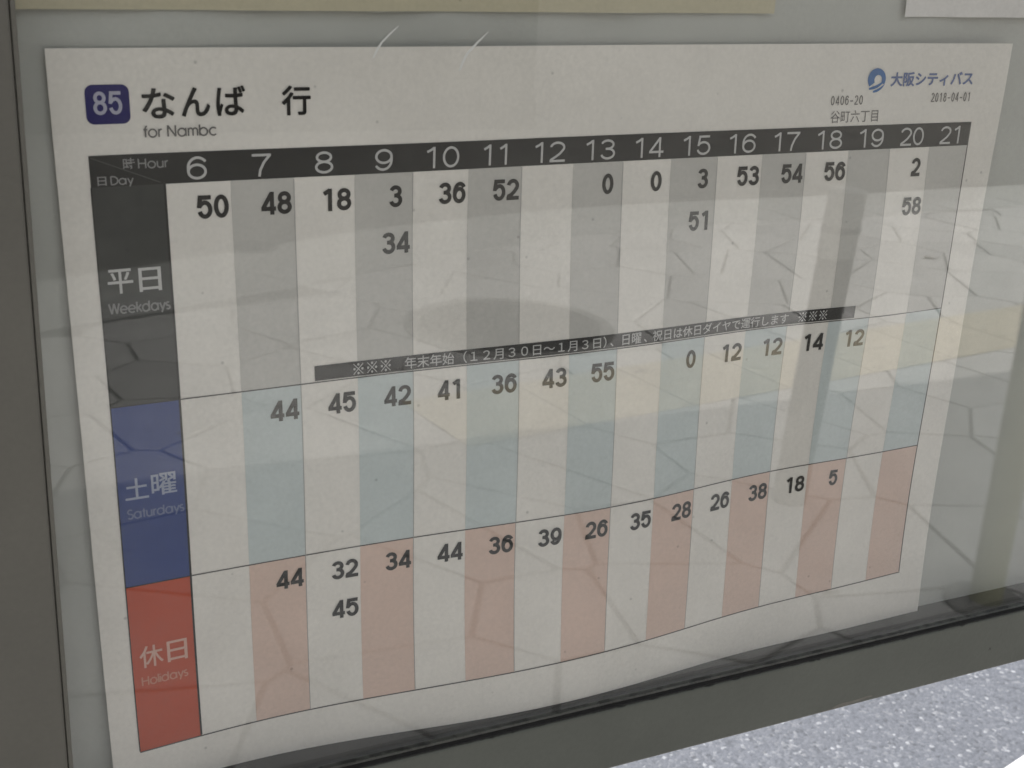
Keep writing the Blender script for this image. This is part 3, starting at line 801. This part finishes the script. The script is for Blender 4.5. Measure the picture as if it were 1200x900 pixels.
# building across the far road
bld = empty('building', 'low brown grey rendered building across the road from the notice case', 'building', (-2, -8.9, RZ))
from_bm('wall', box_bm(-9, 4.62, -14, -8.9, RZ, 3.4), M['wall'], bld)
from_bm('roof', box_bm(-9.15, 4.77, -14.15, -8.75, 3.402, 3.6, .02), M['kerb'], bld)
from_bm('plinth', box_bm(-9, 4.62, -8.897, -8.84, RZ, .25, .01), M['wall'], bld)
for wx in (-7.2, -4.4, -1.6, 1.2):
    w = from_bm('window', box_bm(wx, wx + 1.6, -8.93, -8.86, 1.5, 2.5, .01), M['alu'], bld)
    for k in range(2):
        g = from_bm('pane', box_bm(wx + .06 + k * .76, wx + .78 + k * .76, -8.865, -8.855, 1.56, 2.44), M['window_glass'], None); g.parent = w
        g.location = (0, 0, 0)

# ------------------------------------------------------------ the notice case on its legs
CX0, CX1 = -0.0468, 0.560          # inner edges of the stiles
CZ0, CZ1 = GZ - 0.2543, GZ + 0.36  # inner edges of the rails
FY = -0.0150                       # front face of the frame
SW, RW = 0.075, 0.033
case = empty('notice_case', 'grey glazed notice case of the bus stop with an olive grey bottom rail', 'notice case', (0.25, 0.02, 0))
from_bm('bottom_rail', box_bm(CX0 - SW, CX1 + SW, FY, 0.062, CZ0 - RW, CZ0, .0012), M['frame'], case)
vs = [(.3165, -.2862), (.3205, -.2858), (.3245, -.2846), (.3290, -.2842), (.3330, -.2845), (.3385, -.2843), (.3440, -.2838), (.3470, -.2842), (.3480, -.2849), (.3425, -.2852), (.3375, -.2858), (.3310, -.2859), (.3250, -.2863), (.3190, -.2865)]
scuff = from_data('scuff_mark', [(x, FY - .00006, z + GZ) for x, z in vs], [tuple(range(14))], M['scuff'], case)
from_bm('top_rail', box_bm(CX0 - SW, CX1 + SW, FY, 0.062, CZ1, CZ1 + .06, .0012), M['stile'], case)
for x in (CX0 - SW, CX1): from_bm('side_stile', box_bm(x, x + SW, FY + .0005, 0.0615, CZ0 + .0002, CZ1 - .0002, .0012), M['stile'], case)
from_bm('case_back', box_bm(CX0 - .001, CX1 + .001, 0.056, 0.060, CZ0 - .001, CZ1 + .001), M['inner'], case)
from_bm('case_floor', box_bm(CX0 - .001, CX1 + .001, -0.007, 0.0555, CZ0 + .0003, CZ0 + .0025), M['inner'], case)
# board that the sheets are fixed to, its lower edge a finger above the rail
from_bm('backing_board', box_bm(CX0 + .0006, CX1 - .0006, 0.0064, 0.0094, GZ - 0.2588, CZ1 - .002, .0005), M['backing'], case)
for (x0, x1, z0, z1) in ((CX0, CX1, CZ0, CZ0 + .0009), (CX0, CX1, CZ1 - .0017, CZ1)):
    from_bm('gasket', box_bm(x0 + .0002, x1 - .0002, -0.0146, -0.0118, z0 + .0001, z1, .0003), M['gasket'], case)
for x0 in (CX0, CX1 - .0017):
    from_bm('bead', box_bm(x0 + .0001, x0 + .0016, -0.0148, -0.0118, CZ0 + .0012, CZ1 - .0019, .0004), M['stile'], case)
pane = from_bm('glass_pane', box_bm(CX0 + .0004, CX1 - .0004, -0.0114, -0.0084, CZ0 + .0004, CZ1 - .0004), M['pane'], case)
for pts, w in ((((.0789, .0450), (.0760, .0425), (.0727, .0392), (.0710, .0366), (.0697, .0340)), .00042), (((.1131, .0438), (.1092, .0402), (.1051, .0360), (.1035, .0330), (.1023, .0300)), .00055)):
    vs, fs = [], []
    for i, (x, z) in enumerate(pts):
        k = [0.25, .7, .8, 1.0, .6][i] * w
        vs += [(x - k * .8, -0.0117, z + GZ + k * .5), (x + k * .8, -0.0117, z + GZ - k * .5)]
    for i in range(4): fs.append((2 * i, 2 * i + 1, 2 * i + 3, 2 * i + 2))
    o = from_data('scratch', vs, fs, M['scratch'], None)
    o.parent = pane
for x in (CX0 - SW / 2, CX1 + SW / 2):
    from_bm('leg', box_bm(x - .025, x + .025, 0.0, 0.05, 0.008, CZ0 - RW - .0005, .004), M['stile'], case)
    from_bm('base_plate', box_bm(x - .07, x + .07, -0.045, 0.095, 0.001, 0.0075, .002), M['iron_rim'], case)

def rim(vs, fs, nu, nv, K):
    """cut edges of a sheet, with vertices of their own so that the faces shade flat to the edge"""
    q = [(i, i + 1) for i in range(nu)] + [(nv * (nu + 1) + i + 1, nv * (nu + 1) + i) for i in range(nu)]
    q += [((j + 1) * (nu + 1), j * (nu + 1)) for j in range(nv)] + [(j * (nu + 1) + nu, (j + 1) * (nu + 1) + nu) for j in range(nv)]
    for a, b in q:
        n = len(vs)
        vs += [vs[a], vs[b], vs[K + b], vs[K + a]]
        fs.append((n + 3, n + 2, n + 1, n))
# ------------------------------------------------------------ neighbouring sheets above
def flat_sheet(name, u0, u1, v0, v1, y, mat, label, cat):
    nu, nv = 24, 16
    vs, fs = [], []
    for s in (0, 1):
        for j in range(nv + 1):
            for i in range(nu + 1):
                u = u0 + (u1 - u0) * i / nu; v = v0 + (v1 - v0) * j / nv
                p = tab(u, v); w = 0.0012 * math.sin(u * 1.3 + v * .7) + 0.0007 * math.sin(u * 3.1)
                vs.append((p.x, y + w + s * .00012, p.z))
    K = (nu + 1) * (nv + 1)
    for j in range(nv):
        for i in range(nu):
            a = j * (nu + 1) + i
            fs.append((a, a + 1, a + nu + 2, a + nu + 1)); fs.append((K + a + nu + 1, K + a + nu + 2, K + a + 1, K + a))
    rim(vs, fs, nu, nv, K)
    o = from_data(name, vs, fs, mat, smooth=True)
    o['label'] = label; o['category'] = cat; o['group'] = 'notices fixed above the timetable'
    return o
flat_sheet('notice_sheet', -2.0, 11.0, 2.065, 15.0, 0.0034, M['cream'], 'cream paper notice along the top left edge above the timetable', 'notice')
flat_sheet('notice_sheet', 14.1, 23.6, 2.02, 15.1, 0.0034, M['pale'], 'pale white paper notice at the top right corner above the timetable', 'notice')

# ------------------------------------------------------------ the timetable sheet
sheet = empty('timetable_sheet', 'white bus timetable 85 for Namba with grey, blue and pink hour columns', 'timetable', tuple(tab(7.5, -11.45)))
nu, nv = 74, 52
vs, fs = [], []
u0, u1, v0, v1 = -1.541, 16.754, -11.456, 1.531
for s in (0, 1):
    for j in range(nv + 1):
        for i in range(nu + 1):
            vs.append(tab(u0 + (u1 - u0) * i / nu, v0 + (v1 - v0) * j / nv, -0.00018 * s))
K = (nu + 1) * (nv + 1)
for j in range(nv):
    for i in range(nu):
        a = j * (nu + 1) + i
        fs.append((a, a + 1, a + nu + 2, a + nu + 1)); fs.append((K + a + nu + 1, K + a + nu + 2, K + a + 1, K + a))
rim(vs, fs, nu, nv, K)
paper = from_data('paper', vs, fs, M['paper'], sheet, smooth=True)

HB, WB, SB, EB = -0.468, -3.926, -7.122, -10.290        # row boundaries
O1, O2, O3, O4 = .00010, .00018, .00026, .00034         # print layers
for i in range(1, 16, 2):
    patch('weekday_stripe', i, i + 1, WB, HB, O1, M['grey_stripe'], sheet)
    patch('saturday_stripe', i, i + 1, SB, WB, O1, M['blue_stripe'], sheet)
    patch('holiday_stripe', i, i + 1, EB, SB, O1, M['pink_stripe'], sheet)
header = patch('hour_header', -1.073, 16, HB, 0, O2, M['black'], sheet)
dayp = [patch('weekday_panel', -1.073, 0, WB, HB, O1, M['charcoal'], sheet),
        patch('saturday_panel', -1.073, 0, SB, WB, O1, M['blue'], sheet),
        patch('holiday_panel', -1.073, 0, EB, SB, O1, M['red'], sheet)]
def hline(v, a, b, w, mat, off=O2): patch('rule_line', a, b, v - w / 2, v + w / 2, off, mat, sheet, nv=1)
def vline(u, a, b, w, mat, off=O2, name='rule_line'): patch(name, u - w / 2, u + w / 2, a, b, off, mat, sheet, nu=1)
hline(WB, 0, 16, .020, M['faded_ink']); hline(SB, 0, 16, .021, M['faded_ink']); hline(EB, -1.073, 16.02, .024, M['faded_ink'])
hline(WB, -1.073, -.02, .02, M['black']); hline(SB, -1.073, -.02, .02, M['black'])
vline(16, EB + .02, 0, .026, M['faded_ink']); vline(0, EB + .02, HB - .001, .035, M['black']); vline(-1.073, EB + .02, HB - .001, .02, M['black'])
for i in range(2, 16, 2): vline(i, EB + .02, HB - .02, .013, M['hair_line'], O2, 'column_line')

# hour numbers
for i in range(16):
    h = 6 + i
    w = .30 if h < 10 else (.50 if h == 11 else .575)
    a = (i + .535 - w / 2 - (.06 if h < 20 else 0)) if h >= 10 else i + .345
    figures('hour_number', str(h), a, a + w + (.06 if 10 <= h < 20 else 0), -.425, -.072, O3, .040, M['white_print'], header)
# departure minutes: (column, text, row baseline)
R1, R1b, R2, R3, R3b = -1.040, -1.825, -4.525, -7.718, -8.516
MIN = [(0, '50', R1), (1, '48', R1), (2, '18', R1), (3, '3', R1), (3, '34', R1b), (4, '36', R1), (5, '52', R1), (7, '0', R1), (8, '0', R1), (9, '3', R1), (9, '51', R1b),
       (10, '53', R1), (11, '54', R1), (12, '56', R1), (14, '2', R1), (14, '58', R1b),
       (1, '44', R2), (2, '45', R2), (3, '42', R2), (4, '41', R2), (5, '36', R2), (6, '43', R2), (7, '55', R2), (9, '0', R2), (10, '12', R2), (11, '12', R2), (12, '14', R2), (13, '12', R2),
       (1, '44', R3), (2, '32', R3), (2, '45', R3b), (3, '34', R3), (4, '44', R3), (5, '36', R3), (6, '39', R3), (7, '26', R3), (8, '35', R3), (9, '28', R3), (10, '26', R3), (11, '38', R3), (12, '18', R3), (13, '5', R3)]
for (cidx, s, v) in MIN:
    faded = s == '44' and v == R2
    if len(s) == 1: a, b = cidx + .590, cidx + .818
    elif s[0] == '1' : a, b = cidx + .470, cidx + .940
    elif s[1] == '1': a, b = cidx + .452, cidx + .890
    else: a, b = cidx + .465, cidx + .955
    if len(s) == 2 and s[0] == '1': a -= .035
    if len(s) == 2 and s[1] == '1': b += .03
    figures('departure_minute', s, a, b, v, v + .365, O3, .068, M['faded_ink'] if faded else M['ink'], sheet, .09)

# header corner and day names
write('heading_text', '時', -.589, -.416, -.231, -.054, O3, M['dim_print'], header, CJK, .004)
caption('heading_text', 'Hour', -.370, .070, -.215, .140, O3, .020, M['dim_print'], header)
write('heading_text', '日', -.975, -.845, -.445, -.312, O3, M['dim_print'], header, CJK, .004)
caption('heading_text', 'Day', -.785, -.460, -.440, .125, O3, .020, M['dim_print'], header)
strokes('diagonal_line', [((0, 1), (1, 0))], -1.05, -.06, -.44, -.03, O2 + .00002, .014, M['diagonal'], header)
write('day_name', '平', -.952, -.575, -2.105, -1.721, O3, M['white_print'], dayp[0], CJK, .004)
write('day_name', '日', -.490, -.150, -2.107, -1.732, O3, M['white_print'], dayp[0], CJK, .004)
caption('day_name', 'Weekdays', -.965, -.050, -2.415, .160, O3, .026, M['dim_print'], dayp[0])
write('day_name', '土', -.959, -.587, -5.545, -5.170, O3, M['mid_blue'], dayp[1], CJK, .004)
write('day_name', '曜', -.541, -.135, -5.535, -5.145, O3, M['mid_blue'], dayp[1], CJK, .004)
caption('day_name', 'Saturdays', -.945, -.050, -5.880, .165, O3, .026, M['dim_blue'], dayp[1])
write('day_name', '休', -.945, -.545, -8.701, -8.285, O3, M['mid_red'], dayp[2], CJK, .004)
write('day_name', '日', -.480, -.136, -8.693, -8.290, O3, M['mid_red'], dayp[2], CJK, .004)
caption('day_name', 'Holidays', -.935, -.160, -9.030, .165, O3, .026, M['dim_red'], dayp[2])

# route badge, title
def rounded(name, u0, u1, v0, v1, r, off, mat, parent):
    pts = []
    for (cx, cy, a0) in ((u1 - r, v1 - r, 0), (u0 + r, v1 - r, 90), (u0 + r, v0 + r, 180), (u1 - r, v0 + r, 270)):
        for k in range(7):
            a = math.radians(a0 + 15 * k); pts.append((cx + r * math.cos(a), cy + r * math.sin(a)))
    vs = [tab((u0 + u1) / 2, (v0 + v1) / 2, off)] + [tab(a, b, off) for a, b in pts]
    return from_data(name, vs, [(0, 1 + i, 1 + (i + 1) % len(pts)) for i in range(len(pts))], mat, parent)
badge = rounded('route_badge', -1.051, -.427, .451, 1.018, .11, O2, M['badge'], sheet)
figures('route_number', '85', -.945, -.535, .586, .922, O3, .050, M['badge_print'], badge)
for s, a, b, c, d in (('な', -.255, .228, .508, .956), ('ん', .317, .747, .525, .958), ('ば', .837, 1.281, .523, .975), ('行', 1.84, 2.296, .504, .960)):
    write('title_character', s, a, b, c, d, O3, M['ink'], sheet, CJK, bold=.010)
caption('title_caption', 'for Nambc', -.258, .815, .240, .165, O3, .024, M['soft_ink'], sheet)

# company mark: a thick open ring over two sweeping strokes, and the name
def arc_band(name, cx, cy, segs, off, mat, parent):
    vs, fs = [], []
    base = 0
    for poly in segs:
        n = len(poly) // 2
        for k in range(n):
            vs.append(tab(*poly[2 * k], off)); vs.append(tab(*poly[2 * k + 1], off))
        for k in range(n - 1):
            fs.append((base + 2 * k, base + 2 * k + 1, base + 2 * k + 3, base + 2 * k + 2))
        base = len(vs)
    return from_data(name, vs, fs, mat, parent)
lc, ld, lr = 13.535, .865, .215
ringp = []
for k in range(25):
    a = math.radians(-28 + (248) * k / 24)
    t = k / 24
    ro, ri = lr, lr * (.42 + .10 * math.cos(a))
    ringp += [(lc + ro * math.cos(a), ld + ro * .97 * math.sin(a)), (lc + .012 + ri * math.cos(a), ld - .012 + ri * math.sin(a))]
def sweep(x0, y0, x1, y1, w, sag):
    o = []
    for k in range(11):
        t = k / 10; x = x0 + (x1 - x0) * t; y = y0 + (y1 - y0) * t - sag * math.sin(math.pi * t)
        ww = w * math.sin(math.pi * min(1, .12 + t * .88)) ** .6 + .004
        o += [(x, y + ww / 2), (x, y - ww / 2)]
    return o
arc_band('company_mark', lc, ld, [ringp, sweep(lc - .17, ld - .175, lc + .215, ld - .015, .055, .035), sweep(lc - .07, ld - .232, lc + .205, ld - .095, .05, .03)], O3, M['logo'], sheet)
write('company_name', '大阪シティバス', 13.874, 15.880, .722, .995, O3, M['logo_text'], sheet, CJK, bold=.009)
figures('form_number', '0406-20', 12.480, 13.240, .397, .573, O3, .020, M['soft_ink'], sheet, .25)
figures('issue_date', '2018-04-01', 14.905, 15.880, .411, .590, O3, .020, M['soft_ink'], sheet, .25)
write('stop_name', '谷町六丁目', 12.502, 13.640, .066, .296, O3, M['soft_ink'], sheet, CJK, 0)

# black notice strip across the weekday row
strip = patch('notice_strip', 2.245, 13.61, -3.898, -3.636, O2 + .00004, M['black'], sheet, nv=1)
for s, a, b, c, d in (('※※※', 2.92, 3.59, -3.868, -3.670), ('年末年始', 3.846, 4.76, -3.872, -3.662), ('（１２月３０日～１月３日）', 4.931, 7.766, -3.876, -3.662),
                      ('、', 7.850, 7.915, -3.866, -3.800), ('日曜', 8.107, 8.520, -3.872, -3.662), ('、', 8.580, 8.645, -3.866, -3.800),
                      ('祝日は休日ダイヤで運行します', 8.774, 12.000, -3.872, -3.662), ('※※※', 12.25, 12.925, -3.868, -3.670)):
    write('notice_text', s, a, b, c, d, O4, M['white_print'], strip, CJK, .002)
